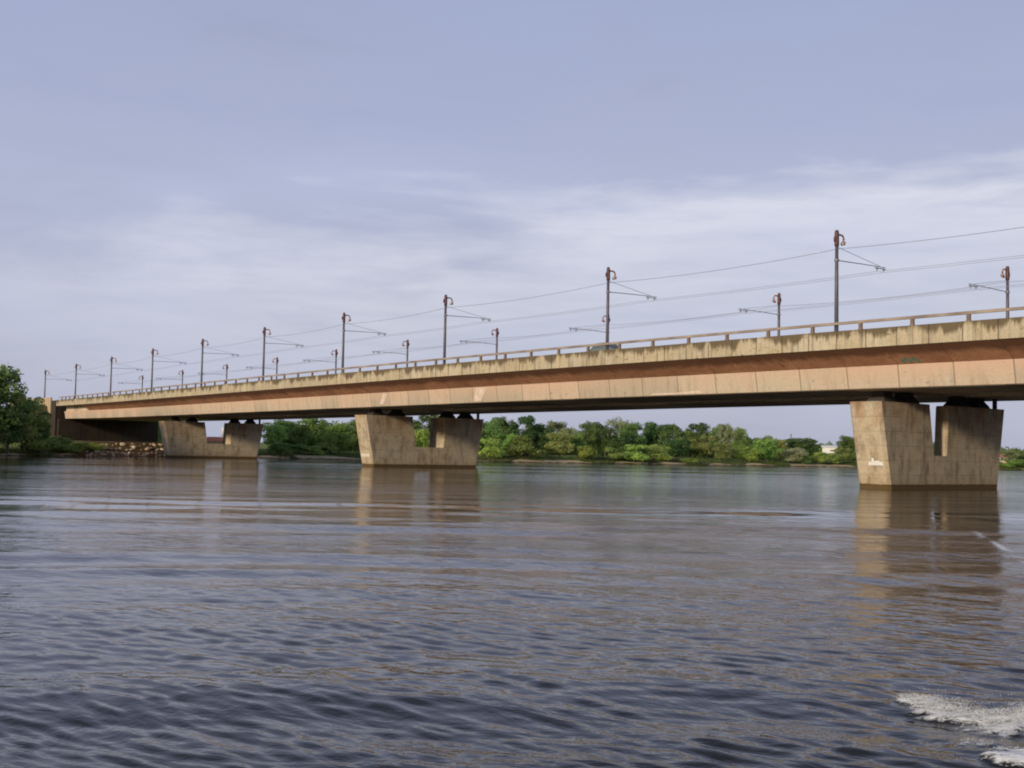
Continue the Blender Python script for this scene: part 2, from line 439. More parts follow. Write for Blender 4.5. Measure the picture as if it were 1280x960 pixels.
for i,s in enumerate(MS):
    o=proto if i==0 else copy_tree(proto)
    o.location=(s,D1+cv(s)+.06,zd(s)); o.rotation_euler=(0,0,math.atan(dcv(s)))
    if i==0: lb='tallest looking grey lamp mast on the near parapet above the right-hand pier'
    elif i==1: lb='grey lamp mast on the near parapet standing right beside the car'
    elif i==9: lb='grey lamp mast at the far left end of the bridge, above the abutment'
    else: lb='grey lamp mast on the near parapet, %s one counted from the right'%nth[i]
    tag(o,lb,'street lamp','lamp masts along the near parapet')
for i,s in enumerate(FMS):
    o=copy_tree(proto)
    o.location=(s,D1+cv(s)+WD-.06,zd(s)); o.rotation_euler=(0,0,math.atan(dcv(s))+pi)
    if i==0: lb='lamp mast on the far parapet at the right edge of the view, arm pointing left'
    elif i==1: lb='lamp mast on the far parapet just left of the tallest near mast'
    elif i==2: lb='lamp mast on the far parapet hidden behind the near mast beside the car'
    else: lb='short looking lamp mast on the far parapet, %s one counted from the right'%nth[i]
    tag(o,lb,'street lamp','lamp masts along the far parapet')
# ------------------------------------------------------------------ overhead wires strung from mast to mast
def wire(name,off,h,sag,r,label):
    nodes=[60.,25.,-4.5,-34.4]+MS
    pts=[]
    for a,b in zip(nodes,nodes[1:]):
        n=8
        for k in range(n):
            t=k/n; s=a+(b-a)*t
            pts.append((s,D1+cv(a)*(1-t)+cv(b)*t+off,zd(a)*(1-t)+zd(b)*t+h-sag*4*t*(1-t)))
    s=nodes[-1]; pts.append((s,D1+cv(s)+off,zd(s)+h))
    root=pts[0]
    o=MB().tube(pts,r,5).build(name,M['wire'],None,True,off=root); o.location=root
    tag(o,label,'overhead wire','overhead wires along the bridge')
wire('feeder_wire',.28,7.35,0.35,.024,'topmost overhead wire, running just under the lamps of the near masts')
wire('contact_wire',5.9,5.97,.12,.017,'overhead wire hung from the near arms, the one closer to the near masts')
wire('contact_wire',6.9,5.97,.12,.017,'overhead wire hung from the outer tips of the near arms')
wire('contact_wire',WD-6.9,5.97,.12,.017,'overhead wire hung from the outer tips of the far arms')
wire('contact_wire',WD-5.9,5.97,.12,.017,'overhead wire hung from the far arms, closer to the far masts')
wire('feeder_wire',WD-.28,7.35,0.35,.024,'overhead wire running just under the lamps of the far masts')

# ------------------------------------------------------------------ car on the bridge
def make_car():
    paint=NT('car_paint'); paint.setc((.17,.21,.18)).rough(.3); paint.b.inputs['Metallic'].default_value=.3
    paint.b.inputs['Coat Weight'].default_value=.5
    glass=NT('car_glass'); glass.setc((.12,.14,.15)).rough(.06)
    rub=simple('tyre_rubber',(.02,.02,.02),None,5,.9); rim=simple('wheel_rim',(.4,.4,.42),None,5,.35,.8)
    lg=simple('headlight_glass',(.8,.8,.75),None,5,.15); red=simple('tail_light_glass',(.4,.03,.02),None,5,.2)
    r=empty('car')
    # side outline (x forward, z up), lofted over the width with tumblehome
    prof=[(-2.08,.32),(-2.12,.55),(-2.08,.92),(-1.86,1.0),(-1.45,1.40),(-1.15,1.50),(.2,1.52),(.55,1.44),(1.15,1.0),(1.85,.88),(2.10,.72),(2.14,.45),(2.06,.28)]
    secs=[]
    for y,ins in ((-.84,.12),(-.80,.02),(-.5,0),(.5,0),(.80,.02),(.84,.12)):
        sec=[]
        for x,z in prof:
            sc=1-ins*.35 if z<1.0 else 1-ins
            tum=y*(1-.20*max(0,(z-.95))/.55)
            sec.append((x*sc,tum,z if z<1.0 else .98+(z-.98)*(1-ins*.5)))
        secs.append(sec)
    body=MB().loft(secs).build('body',paint.m,r,bevel=.0)
    for sy in (-1,1):
        for xs_ in (((-1.62,1.03),(-1.32,1.36),(-.62,1.40),(-.62,1.02)),((-.52,1.02),(-.52,1.40),(.18,1.41),(.35,1.36),(.86,1.03))):
            v=[]
            for x,z in xs_: v.append((x,sy*(.84*(1-.20*max(0,z-.95)/.55)+.004),z))
            w=MB(); n=len(v); w.v=v+[(a,b-sy*.02,c) for a,b,c in v]; w.f=[tuple(range(n)),tuple(range(n,2*n))[::-1]]+[(k,(k+1)%n,n+(k+1)%n,n+k) for k in range(n)]
            w.build('side_window',glass.m,r)
        MB().box(.72,.9,sy*.86-.08,sy*.86+.08,1.0,1.12,.01).build('wing_mirror',paint.m,r)
        for x in (-1.28,1.32):
            w=empty('wheel',(x,sy*.76,.31),parent=r)
            w2=MB().tube([(0,-.10,0),(0,-.09,0),(0,.09,0),(0,.10,0)],[.26,.31,.31,.26],20).build('tyre',rub,w,True)
            MB().tube([(0,-.112,0),(0,.112,0)],.19,16).build('rim',rim,w)
        MB().box(2.0,2.12,sy*.62-.17,sy*.62+.17,.60,.74,.01).build('headlight',lg,r)
        MB().box(-2.13,-2.02,sy*.66-.13,sy*.66+.13,.68,.88,.01).build('tail_light',red,r)
    v=[(.60,-.66,1.41),(.60,.66,1.41),(1.13,.76,1.025),(1.13,-.76,1.025)]; o=.02
    MB().loft([[(x+o,y,z+o) for x,y,z in v],[(x-.02,y,z-.02) for x,y,z in v]]).build('windscreen',glass.m,r)
    v=[(-1.50,-.66,1.36),(-1.50,.66,1.36),(-1.84,.76,1.03),(-1.84,-.76,1.03)]
    MB().loft([[(x-o,y,z+o) for x,y,z in v],[(x+.02,y,z-.02) for x,y,z in v]]).build('rear_window',glass.m,r)
    return r
car=make_car(); cs=-98.6
car.location=(cs,D1+cv(cs)+4.2,zd(cs)-.34); car.rotation_euler=(0,0,math.atan(dcv(cs)))
car.scale=(1.0,1.05,1.14)
tag(car,'grey green car driving over the bridge, seen through the railing','car')

# ------------------------------------------------------------------ land
def land():
    ys=[-600,-400,-250,-150,-80,-40]+[ -20+2.0*i for i in range(0,235)]+[460,480,510,550,600,680,800,950,1100,1300,1500,1900,2500]
    ds=[-60,-20,-10,-6,-4,-3,-2,-1.2,-.6,0,.4,.8,1.3,2,2.7,3.5,4.5,5.5,7,8.5,10,12,14,17,20,24,28,33,39,46,54,62,70,76,80,84,88,92,96,100,106,114,124,140,160,190,230,300,420,600,900,1400,2200,3500,5500]
    v=[];f=[]
    r=random.Random(3)
    for y in ys:
        sx=shore_x(y)+.7*sin(y*.23)+.5*sin(y*.71+1)+.25*sin(y*1.9)
        for d in ds:
            x=sx-d
            v.append((x,y,land_z(x,y)+(r.uniform(-.06,.06) if 0<d<60 else 0)))
    n=len(ds)
    for i in range(len(ys)-1):
        for j in range(n-1):
            a=i*n+j; f.append((a,a+1,a+n+1,a+n))
    m=NT('land_soil_and_grass'); X,Y,Z=m.sep()[:3]
    g=m.noise(.5,6,.65); g2=m.noise(.06,4,.6); fn=m.noise(3.,5,.7)
    grass=m.mix(m.ramp(g,[(.35,0.),(.65,1.)]),(.10,.16,.035),(.22,.27,.07))
    grass=m.mix(m.math('MULTIPLY',m.ramp(g2,[(.45,0.),(.6,1.)]),.6),grass,(.25,.22,.10))
    sand=m.mix(m.ramp(fn,[(.3,0.),(.7,1.)]),(.42,.34,.21),(.54,.44,.28))
    zz=m.math('ADD',Z,m.math('MULTIPLY',m.math('SUBTRACT',g,.5),.9))
    c=m.mix(m.ramp(zz,[(.62,0.),(.92,1.)]),sand,grass)
    c=m.mix(m.ramp(zz,[(.06,1.),(.26,0.)]),c,(.045,.035,.022))
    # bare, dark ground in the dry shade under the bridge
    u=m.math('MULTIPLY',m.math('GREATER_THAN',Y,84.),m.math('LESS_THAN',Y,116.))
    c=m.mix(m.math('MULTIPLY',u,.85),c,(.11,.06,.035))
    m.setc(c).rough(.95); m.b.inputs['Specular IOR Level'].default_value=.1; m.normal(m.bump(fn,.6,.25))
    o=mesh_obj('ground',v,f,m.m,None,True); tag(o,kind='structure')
    bm=bmesh.new(); bm.from_mesh(o.data); bmesh.ops.recalc_face_normals(bm,faces=bm.faces)
    bm.faces.ensure_lookup_table()
    if sum(fc.normal.z for fc in bm.faces)<0: bmesh.ops.reverse_faces(bm,faces=bm.faces)
    bm.to_mesh(o.data); bm.free()
land()
bed=mesh_obj('riverbed',[(-7000,-7000,-4),(7000,-7000,-4),(7000,7000,-4),(-7000,7000,-4)],[(0,1,2,3)],simple('river_mud',(.05,.04,.025)))
tag(bed,kind='structure')

# ------------------------------------------------------------------ foliage
def leaf_mat(name,c1,c2,c3,hue=0):
    m=NT(name)
    geo=m.n.new('ShaderNodeNewGeometry'); oi=m.n.new('ShaderNodeObjectInfo')
    clump=m.noise(.55,3,.6)
    c=m.mix(m.ramp(clump,[(.38,0.),(.62,1.)]),c1,c2)
    c=m.mix(m.math('MULTIPLY',geo.outputs['Random Per Island'],.55),c,c3)
    hs=m.n.new('ShaderNodeHueSaturation'); m.link(c,hs.inputs['Color'])
    m.link(m.math('ADD',m.math('MULTIPLY',oi.outputs['Random'],.05),.475+hue),hs.inputs['Hue'])
    m.link(m.math('ADD',m.math('MULTIPLY',m.math('FRACT',m.math('MULTIPLY',oi.outputs['Random'],7.3)),.5),.78),hs.inputs['Value'])
    hs.inputs['Saturation'].default_value=.88
    c=hs.outputs[0]
    m.setc(c).rough(.7); m.b.inputs['Specular IOR Level'].default_value=.2
    tr=m.n.new('ShaderNodeBsdfTranslucent'); m.link(c,tr.inputs['Color'])
    mx=m.n.new('ShaderNodeMixShader'); mx.inputs[0].default_value=.45
    m.link(m.b.outputs[0],mx.inputs[1]); m.link(tr.outputs[0],mx.inputs[2]); m.link(mx.outputs[0],m.out.inputs['Surface'])
    return m.m
LM={'dark':leaf_mat('leaves_dark',(0.100,0.186,0.051),(0.170,0.300,0.064),(0.071,0.125,0.040)),
    'round':leaf_mat('leaves_mid',(0.156,0.275,0.057),(0.270,0.412,0.079),(0.113,0.200,0.045)),
    'bright':leaf_mat('leaves_bright',(0.283,0.451,0.069),(0.423,0.600,0.103),(0.199,0.325,0.045)),
    'olive':leaf_mat('leaves_olive',(0.283,0.350,0.079),(0.423,0.475,0.115),(0.199,0.250,0.069)),
    'pale':leaf_mat('leaves_pale',(0.283,0.338,0.149),(0.423,0.475,0.216),(0.199,0.250,0.115)),
    'cone':leaf_mat('leaves_needle',(0.113,0.200,0.073),(0.183,0.275,0.091),(0.084,0.138,0.057)),
    'bush':leaf_mat('leaves_bush',(0.227,0.362,0.069),(0.368,0.500,0.091),(0.140,0.238,0.045)),
    'bushb':leaf_mat('leaves_bright_bush',(0.312,0.475,0.057),(0.453,0.626,0.079),(0.227,0.350,0.045)),
    'grey':leaf_mat('leaves_grey',(0.339,0.375,0.182),(0.481,0.500,0.274),(0.256,0.289,0.136))}
BARK=simple('bark',(.07,.055,.04),(.11,.09,.065),6,.9,bump=.4)
def crown_mesh(kind,seed,H,Wd,nleaf,leaf):
    """leaf clumps through an uneven volume; real size H x Wd so that leaves keep their proportions"""
    rg=np.random.RandomState(seed)
    low = .0 if kind in('bush','bushb','grey') else .08
    blobs=[]
    if kind=='cone':
        for i in range(26):
            t=rg.rand()**.8; z=low+.05+(.93-low)*t; r=.42*(1-t)**.8+.04; a=rg.rand()*6.28
            blobs.append((r*cos(a)*.7,r*sin(a)*.7,z,r*.42+.05,.07))
    else:
        nb={'bush':9,'bushb':9,'grey':8}.get(kind,22)
        for i in range(nb):
            t=rg.rand(); z=low+.14+(.76-low)*t**.8
            prof=sin(pi*min(1,max(0.12,(z-low)/(1.08-low))))**.55
            a=rg.rand()*6.28; rr=.36*prof*sqrt(rg.rand())
            s=rg.uniform(.10,.19)*(1.5 if nb<12 else 1)
            blobs.append((rr*cos(a),rr*sin(a),z,s,s*rg.uniform(.55,.85)))
        blobs.append((0,0,.93-.10,.12,.10)); blobs.append((.05,-.03,.4,.30,.25))
    blobs=np.array(blobs); w=blobs[:,3]**2; w/=w.sum()
    idx=rg.choice(len(blobs),nleaf,p=w)
    B=blobs[idx]
    d=rg.normal(size=(nleaf,3)); d/=np.linalg.norm(d,axis=1)[:,None]
    rad=(.35+.65*rg.rand(nleaf)**.45)*(1+.22*rg.normal(size=nleaf)*(rg.rand(nleaf)<.25))
    C=np.stack([(B[:,0]+d[:,0]*B[:,3]*rad)*Wd,(B[:,1]+d[:,1]*B[:,3]*rad)*Wd,(B[:,2]+d[:,2]*B[:,4]*rad)*H],1)
    C[:,2]=np.clip(C[:,2],.05*H if low else .02,None)
    nrm=d+.5*rg.normal(size=(nleaf,3)); nrm[:,2]+=.25; nrm/=np.linalg.norm(nrm,axis=1)[:,None]
    u=np.cross(nrm,rg.normal(size=(nleaf,3))); u/=np.linalg.norm(u,axis=1)[:,None]; v=np.cross(nrm,u)
    sz=(leaf*(.6+.8*rg.rand(nleaf)))[:,None]*.5
    q=np.stack([C-u*sz,C-v*sz*.62,C+u*sz,C+v*sz*.62],1).reshape(-1,3)
    me=bpy.data.meshes.new('crown'); me.vertices.add(len(q)); me.vertices.foreach_set('co',q.ravel())
    me.loops.add(len(q)); me.loops.foreach_set('vertex_index',np.arange(len(q)))
    me.polygons.add(nleaf); me.polygons.foreach_set('loop_start',np.arange(0,len(q),4)); 
    me.materials.append(LM[kind]); me.update(calc_edges=True); me.validate()
    return me,blobs
def trunk_mesh(kind,seed,H,Wd,blobs):
    rg=random.Random(seed); mb=MB()
    nst=3 if kind in('bush','bushb','grey') else 1
    for k in range(nst):
        a=rg.random()*6.28; lean=.12*Wd if nst>1 else .02*Wd
        r0=.018*H+.05
        top=.72 if kind!='cone' else .95
        pts=[(lean*cos(a)*t*1.5+ .02*Wd*sin(5*t+a),lean*sin(a)*t*1.5,-.4+t*(top*H+.4)) for t in (0,.12,.35,.6,.8,1)]
        mb.tube(pts,[r0*1.25,r0,r0*.75,r0*.5,r0*.32,r0*.12],7)
    for b in list(blobs)[::2][:9]:
        z0=max(.15,b[2]-.25)*H*.85
        mb.tube([(0,0,z0),(b[0]*Wd*.5,b[1]*Wd*.5,z0+.45*(b[2]*H-z0)),(b[0]*Wd,b[1]*Wd,b[2]*H)],[.045+.004*H,.04,.015],5)
    o=mb.build('trunk',BARK); me=o.data; bpy.data.objects.remove(o); return me
PROTO={}
SPEC={'dark':(10,8.5,5200,.42),'round':(9.5,9,5000,.42),'bright':(7.5,7.5,4200,.38),'olive':(7,7.5,3800,.38),'pale':(11,8,3600,.42),'cone':(10,5,3800,.36),'bush':(3.5,5.5,2600,.30),'bushb':(3.5,6,2600,.30),'grey':(4.5,7,3200,.30)}
def protos(kind):
    if kind not in PROTO:
        H,Wd,n,lf=SPEC[kind]; L=[]
        for k in range({'dark':4,'round':4,'bush':3,'bushb':2,'cone':3}.get(kind,2)):
            sd=hash_kind(kind)*17+k*5+3
            me,bl=crown_mesh(kind,sd,H,Wd,n,lf); L.append((me,trunk_mesh(kind,sd,H,Wd,bl)))
        PROTO[kind]=L
    return PROTO[kind]
def hash_kind(k): return sum(ord(c)*(i+1) for i,c in enumerate(k))
WORD={'dark':'dark green broad tree','round':'mid green rounded tree','bright':'bright green leafy tree','olive':'olive green loose tree','pale':'pale grey green tall tree',
 'cone':'narrow dark pointed tree','bush':'green waterside bush','bushb':'bright yellow green bush','grey':'greyish green domed bush'}
KNAME={'bush':'bush','bushb':'bush','grey':'bush','cone':'narrow_tree'}
rt=random.Random(11)
def place_tree(x,y,h,w,kind,label,group,cat=None,k=None):
    L=protos(kind); cm,tm=L[rt.randrange(len(L))] if k is None else L[k%len(L)]
    H,Wd,_,_=SPEC[kind]
    r=empty(KNAME.get(kind,'broadleaf_tree'),(x,y,land_z(x,y)-.05),rt.random()*6.28)
    r.scale=(w/Wd,w/Wd,h/H)
    for nm,me in (('trunk',tm),('crown',cm)):
        o=bpy.data.objects.new(nm,me); COL.objects.link(o); o.parent=r
    tag(r,label,cat or ('bush' if kind in('bush','bushb','grey') else 'tree'),group)
    return r
TREES=[
(-236.6,63.7,16.9,13.5,'round'),(-240.9,69.9,12.3,8.1,'olive'),(-234.9,65.3,10.1,7.5,'dark'),(-243.4,74.0,9.2,5.4,'dark'),(-240.3,71.5,5.0,7.8,'bush'),(-247.1,78.2,3.0,4.9,'bush'),
(-238.2,56.6,17.5,13.3,'dark'),(-230.0,48.1,15.3,12.6,'round'),(-274.3,140.2,6.6,6.9,'dark'),(-291.2,152.7,8.4,8.6,'round'),(-274.0,147.3,6.8,7.0,'dark'),(-284.6,157.8,8.9,9.0,'dark'),
(-260.6,151.7,7.3,8.0,'bright'),(-256.3,146.5,4.5,5.1,'bush'),(-259.1,134.6,3.0,5.0,'bush'),(-257.0,138.2,2.4,4.6,'bush'),(-254.9,141.3,2.2,5.0,'bush'),(-272.4,164.3,8.2,8.4,'round'),
(-274.8,172.5,8.9,9.5,'dark'),(-272.7,178.8,9.9,9.5,'round'),(-254.1,171.5,6.4,6.5,'bright'),(-283.0,192.4,11.0,10.0,'dark'),(-269.2,190.9,10.3,9.7,'round'),(-253.7,186.4,9.6,7.6,'olive'),
(-251.1,191.5,9.7,8.0,'round'),(-241.0,184.3,4.7,6.9,'bushb'),(-267.1,208.3,11.3,7.7,'dark'),(-262.7,211.7,11.4,8.6,'dark'),(-239.8,194.3,6.0,9.1,'bush'),(-260.1,216.6,9.3,6.8,'dark'),
(-246.8,194.5,6.2,5.9,'bright'),(-243.0,209.0,7.7,7.7,'olive'),(-279.7,237.3,11.0,8.3,'pale'),(-273.5,239.0,9.1,6.3,'pale'),(-244.2,216.3,6.8,4.8,'bright'),(-236.6,212.7,4.2,6.4,'bushb'),
(-254.6,229.5,10.8,6.8,'dark'),(-252.1,234.0,10.2,5.9,'cone'),(-267.6,254.7,11.5,8.8,'pale'),(-249.8,235.9,5.9,6.9,'round'),(-254.5,246.8,9.7,7.5,'round'),(-257.2,258.1,11.0,9.2,'dark'),
(-250.9,260.6,10.3,9.6,'round'),(-241.9,252.5,6.3,6.9,'dark'),(-235.5,222.3,3.6,6.0,'bush'),(-233.8,227.6,4.4,7.8,'bushb'),(-234.8,236.3,4.6,6.6,'bush'),(-233.6,238.1,3.9,4.9,'bushb'),
(-271.3,291.4,11.6,10.0,'dark'),(-242.4,264.6,7.8,8.0,'olive'),(-257.7,287.6,10.9,4.1,'cone'),(-253.8,286.9,11.9,3.8,'cone'),(-249.8,286.5,9.3,4.0,'cone'),(-247.8,287.1,10.1,5.5,'cone'),
(-246.6,262.9,8.2,8.1,'round'),(-230.7,245.9,1.6,4.0,'bushb'),(-232.8,261.8,5.9,5.5,'olive'),(-245.5,289.0,7.2,7.4,'dark'),(-251.7,302.8,7.5,7.7,'round'),(-231.6,271.2,5.1,6.1,'bushb'),
(-229.9,277.7,6.8,8.5,'bright'),(-245.5,303.2,6.7,6.6,'olive'),(-227.8,286.9,4.5,7.1,'grey'),(-248.5,310.5,6.9,6.2,'dark'),(-243.2,313.5,7.5,9.8,'dark'),(-233.0,309.1,3.4,6.5,'bright'),
(-226.3,291.0,3.1,4.8,'bush'),(-225.7,296.3,3.4,3.8,'bushb'),(-224.3,303.7,3.3,5.8,'bush'),(-235.1,323.4,8.3,6.7,'cone'),(-236.8,329.1,7.4,6.8,'dark'),(-228.1,311.4,5.0,6.0,'olive'),
(-226.9,319.1,5.6,7.5,'bush'),(-232.9,338.4,7.6,9.4,'dark'),(-228.2,344.9,7.2,9.4,'round'),(-222.3,344.8,6.7,7.8,'olive'),(-221.5,359.8,7.6,9.5,'dark'),(-215.3,363.9,6.1,7.9,'round'),
(-205.7,359.4,3.2,6.1,'bush'),(-211.0,379.7,5.6,5.9,'cone'),(-212.4,388.4,4.7,7.1,'round'),(-201.3,360.2,2.7,5.6,'bushb'),(-199.4,365.6,2.7,6.1,'bush'),(-206.8,391.6,5.6,8.6,'dark'),
(-201.3,394.3,5.2,9.1,'round'),(-199.7,404.9,5.9,9.2,'dark'),(-194.9,374.2,2.9,6.7,'bush'),]

def img_order(x,y):    # bearing from the boat, left to right
    return math.atan2(x,y)
def zone(x,y):
    b=math.degrees(math.atan2(-x,y))   # bearing left of the across-river direction
    if b>70: return 'left of the bridge end','L'
    if b>57.6: return 'right of the left-hand pier','A'
    if b>52.2: return 'around the middle pier','B'
    if b>34: return 'between middle and right-hand piers','C'
    return 'right of the right-hand pier','D'
TREES=[(x,y,h*.96,max(w,5.5)*1.05,('dark','pale','round')[int(y)%3]) if k=='cone' else (x,y,h,w,k) for x,y,h,w,k in TREES]
TREES=[(x,y,h,w,'round' if (k=='dark' and 134<y<180 and int(y)%2) else 'bright' if (k=='dark' and 134<y<180) else k) for x,y,h,w,k in TREES]
TREES+=[(-251.5,83.5,2.6,5.5,'bush'),(-254.,88.,2.0,4.5,'bushb'),(-249.5,80.,3.4,5.5,'bush')]
TREES.sort(key=lambda t: -math.atan2(-t[0],t[1]))
cnt={}; tot={}
for t in TREES:
    z=zone(t[0],t[1]); tot[(z[1],t[4])]=tot.get((z[1],t[4]),0)+1
ordn=nth+['eleventh','twelfth','thirteenth','fourteenth']
for t in TREES:
    x,y,h,w,kind=t; zl,zk=zone(x,y); key=(zk,kind); i=cnt.get(key,0); cnt[key]=i+1
    lb='%s %s'%(WORD[kind],zl)
    if tot[key]>1: lb='%s, %s from the left'%(lb,ordn[i])
    place_tree(x,y,h*(1.04 if zk!='L' else .97),w*(1.28 if zk!='L' else 1.25),kind,lb,'trees and bushes along the far bank' if zk!='L' else 'trees on the left bank')
# low growth that closes the gaps, one continuous mass of distant wood
def distant_woods():
    rg=np.random.RandomState(5); qs=[]
    ctr=[]
    for y in np.arange(131,520,2.4):
        for row,(d,h) in enumerate(((50,7.0),(66,7.8),(84,7.8))):
            if y<150: hh=5.5
            elif y<262: hh=h+1.2*sin(y*.11+row)+.8*sin(y*.37)
            else: hh=5.6+.7*sin(y*.13+row)
            ctr.append((shore_x(y)-d+rg.uniform(-5,5),y+rg.uniform(-1,1),hh+rg.uniform(-.9,.9),3.2))
    for y in np.arange(-60,52,2.6):
        ctr.append((shore_x(y)-50+rg.uniform(-5,5),y,8+rg.uniform(-1.5,1.5),3.5))
    for cx,cy,h,r in ctr:
        if cy>90 and cy<122+(shore_x(cy)-cx)*.62: continue
        n=420; d=rg.normal(size=(n,3)); d/=np.linalg.norm(d,axis=1)[:,None]; d[:,2]=np.abs(d[:,2])*1.0
        rad=(.5+.5*rg.rand(n)**.5)[:,None]
        z0=land_z(cx,cy)
        base=np.array([cx,cy,z0]); C=base+d*rad*np.array([r,r,h]); 
        nr=d+.7*rg.normal(size=(n,3)); nr/=np.linalg.norm(nr,axis=1)[:,None]
        u=np.cross(nr,rg.normal(size=(n,3))); u/=np.linalg.norm(u,axis=1)[:,None]; v=np.cross(nr,u); s=(.35*(.6+.9*rg.rand(n)))[:,None]
        qs.append(np.stack([C-u*s,C-v*s*.7,C+u*s,C+v*s*.7],1).reshape(-1,3))
    q=np.concatenate(qs); nf=len(q)//4
    me=bpy.data.meshes.new('distant_woods'); me.vertices.add(len(q)); me.vertices.foreach_set('co',q.ravel())
    me.loops.add(len(q)); me.loops.foreach_set('vertex_index',np.arange(len(q)))
    me.polygons.add(nf); me.polygons.foreach_set('loop_start',np.arange(0,len(q),4)); me.materials.append(LM['round']); me.update(calc_edges=True)
    o=bpy.data.objects.new('distant_woods',me); COL.objects.link(o)
    tag(o,'continuous mass of distant green woods behind the bank trees','woods',kind='stuff')
distant_woods()
def shore_grass():
    rg=np.random.RandomState(9); N=52000
    y=rg.uniform(30,430,N); d=np.abs(rg.normal(size=N))*5+1.6+1.2*np.sin(y*.4)+.8*np.sin(y*.17)
    keep=~((y>82)&(y<117)); y=y[keep]; d=d[keep]
    dens=np.sin(y*.21)+np.sin(y*.077+1)+.4*np.sin(y*.9); k2=(dens>-.9)|(d>6)|(y<80); y=y[k2]; d=d[k2]
    x=np.array([shore_x(a) for a in y])-d
    z=np.array([land_z(a,b) for a,b in zip(x,y)])
    n=len(x); h=rg.uniform(.25,.75,n)*(1+.6*(rg.rand(n)<.1)); a=rg.uniform(0,6.28,n); w=.09; ln=rg.normal(size=(n,2))*.16
    P=np.stack([x,y,z],1)
    q=np.stack([P+np.stack([-w*np.cos(a),-w*np.sin(a),-.05+0*a],1),P+np.stack([w*np.cos(a),w*np.sin(a),-.05+0*a],1),P+np.stack([ln[:,0],ln[:,1],h],1)],1).reshape(-1,3)
    me=bpy.data.meshes.new('bank_grass'); me.vertices.add(len(q)); me.vertices.foreach_set('co',q.ravel())
    me.loops.add(len(q)); me.loops.foreach_set('vertex_index',np.arange(len(q)))
    me.polygons.add(n); me.polygons.foreach_set('loop_start',np.arange(0,len(q),3)); 
    me.materials.append(leaf_mat('grass_blades',(.12,.18,.035),(.19,.22,.06),(.09,.13,.03))); me.update(calc_edges=True)
    o=bpy.data.objects.new('bank_grass',me); COL.objects.link(o); tag(o,'long grass and reeds along the river bank','grass',kind='stuff')
shore_grass()

# ------------------------------------------------------------------ boulders on the revetment under the bridge
stone=NT('pale_stone'); _f=stone.noise(.9,6,.6); _o=stone.n.new('ShaderNodeObjectInfo')
_c=stone.mix(stone.ramp(_f,[(.3,0.),(.7,1.)]),(.52,.42,.29),(.66,.54,.39))
stone.setc(stone.mix(stone.math('MULTIPLY',_o.outputs['Random'],.55),_c,(.25,.15,.09))).rough(.9); stone.normal(stone.bump(_f,.6,.15))
rb=random.Random(4)
rock_me=[]
for k in range(6):
    bm=bmesh.new(); bmesh.ops.create_icosphere(bm,subdivisions=2,radius=1)
    ax=[Vector((rb.gauss(0,1),rb.gauss(0,1),rb.gauss(0,1))).normalized() for _ in range(9)]
    for v in bm.verts:
        p=v.co.copy()
        for a in ax:
            dd=p.dot(a)
            if dd>.5: p-=a*(dd-.5)*.98
        v.co=p
    me=bpy.data.meshes.new('boulder'); bm.to_mesh(me); bm.free(); me.materials.append(stone.m); rock_me.append(me)
for row,(d,n,sc) in enumerate(((1.2,26,.62),(3.6,27,.66),(6.0,26,.7),(8.2,25,.6))):
    for i in range(n):
        y=84.5+(31.0)*(i+.5+rb.uniform(-.3,.3))/n
        x=shore_x(y)-d+rb.uniform(-.7,.7)
        s=sc*rb.choice((.4,.5,.65,.8,1.15))
        o=bpy.data.objects.new('boulder',rock_me[rb.randrange(6)]); COL.objects.link(o)
        o.location=(x,y,land_z(x,y)+.25*s); o.scale=(s*rb.uniform(.8,1.2),s*rb.uniform(.8,1.4),s*rb.uniform(.5,.85)); o.rotation_euler=(rb.uniform(-.4,.4),rb.uniform(-.4,.4),rb.random()*6)
        tag(o,'pale tan boulder on the stony slope under the left end of the bridge','boulder','boulders on the slope under the bridge')

# ------------------------------------------------------------------ small buildings on the far bank
wallw=simple('white_wall',(.82,.82,.80),(.76,.76,.74),.8,.8); wallp=simple('peach_wall',(.60,.40,.30),(.68,.47,.36),.8,.85)
roofg=simple('grey_roof',(.40,.40,.40),(.48,.47,.46),2,.8); roofr=simple('red_tile_roof',(.40,.13,.07),(.50,.19,.10),2,.8); pane=simple('window_glass',(.05,.07,.09),(.09,.11,.13),2,.1)
def house(x,y,z,w,dp,h,rz,wall,roofm,label,rise=1.6,chim=None,wins=3):
    r=empty('house',(x,y,z),rz)
    MB().box(-w/2,w/2,-dp/2,dp/2,-.5,h).build('wall',wall,r)
    mb=MB(); e=.35
    mb.loft([[(sx,-dp/2-e,h-.05),(sx,dp/2+e,h-.05),(sx,dp/2+e,h+.1),(sx,0,h+rise),(sx,-dp/2-e,h+.1)] for sx in (-w/2-e,w/2+e)])
    rf=mb.build('roof',roofm,r)
    if chim: MB().box(chim[0]-.6,chim[0]+.6,-.6,.6,h+rise*.3,h+chim[1]).build('chimney',wallw,rf)
    for i in range(wins):
        xx=-w/2+w*(i+.5)/wins
        for zz in ([1.0,3.7] if h>4.6 else [1.0]):
            f=MB().box(xx-.55,xx+.55,-dp/2-.05,-dp/2+.02,zz,zz+1.35).build('window',wallw,r)
            MB().box(xx-.45,xx+.45,-dp/2-.08,-dp/2-.04,zz+.1,zz+1.25).build('pane',pane,f)
    tag(r,label,'house'); return r
house(-250,334.5,1.8,4.6,7,4.4,.65,wallw,wallw,'small white house half hidden by trees beside the right-hand pier',.7,None,2)
house(-222,394,1.8,7,7,2.4,.55,wallp,roofr,'low peach coloured house with reddish roof right of the right-hand pier',1.2,None,3)
house(-372,171,.4,7.5,7,3.6,.9,wallp,roofr,'reddish house with white chimney seen through the notch of the left-hand pier',1.6,(1.2,4.6),3)
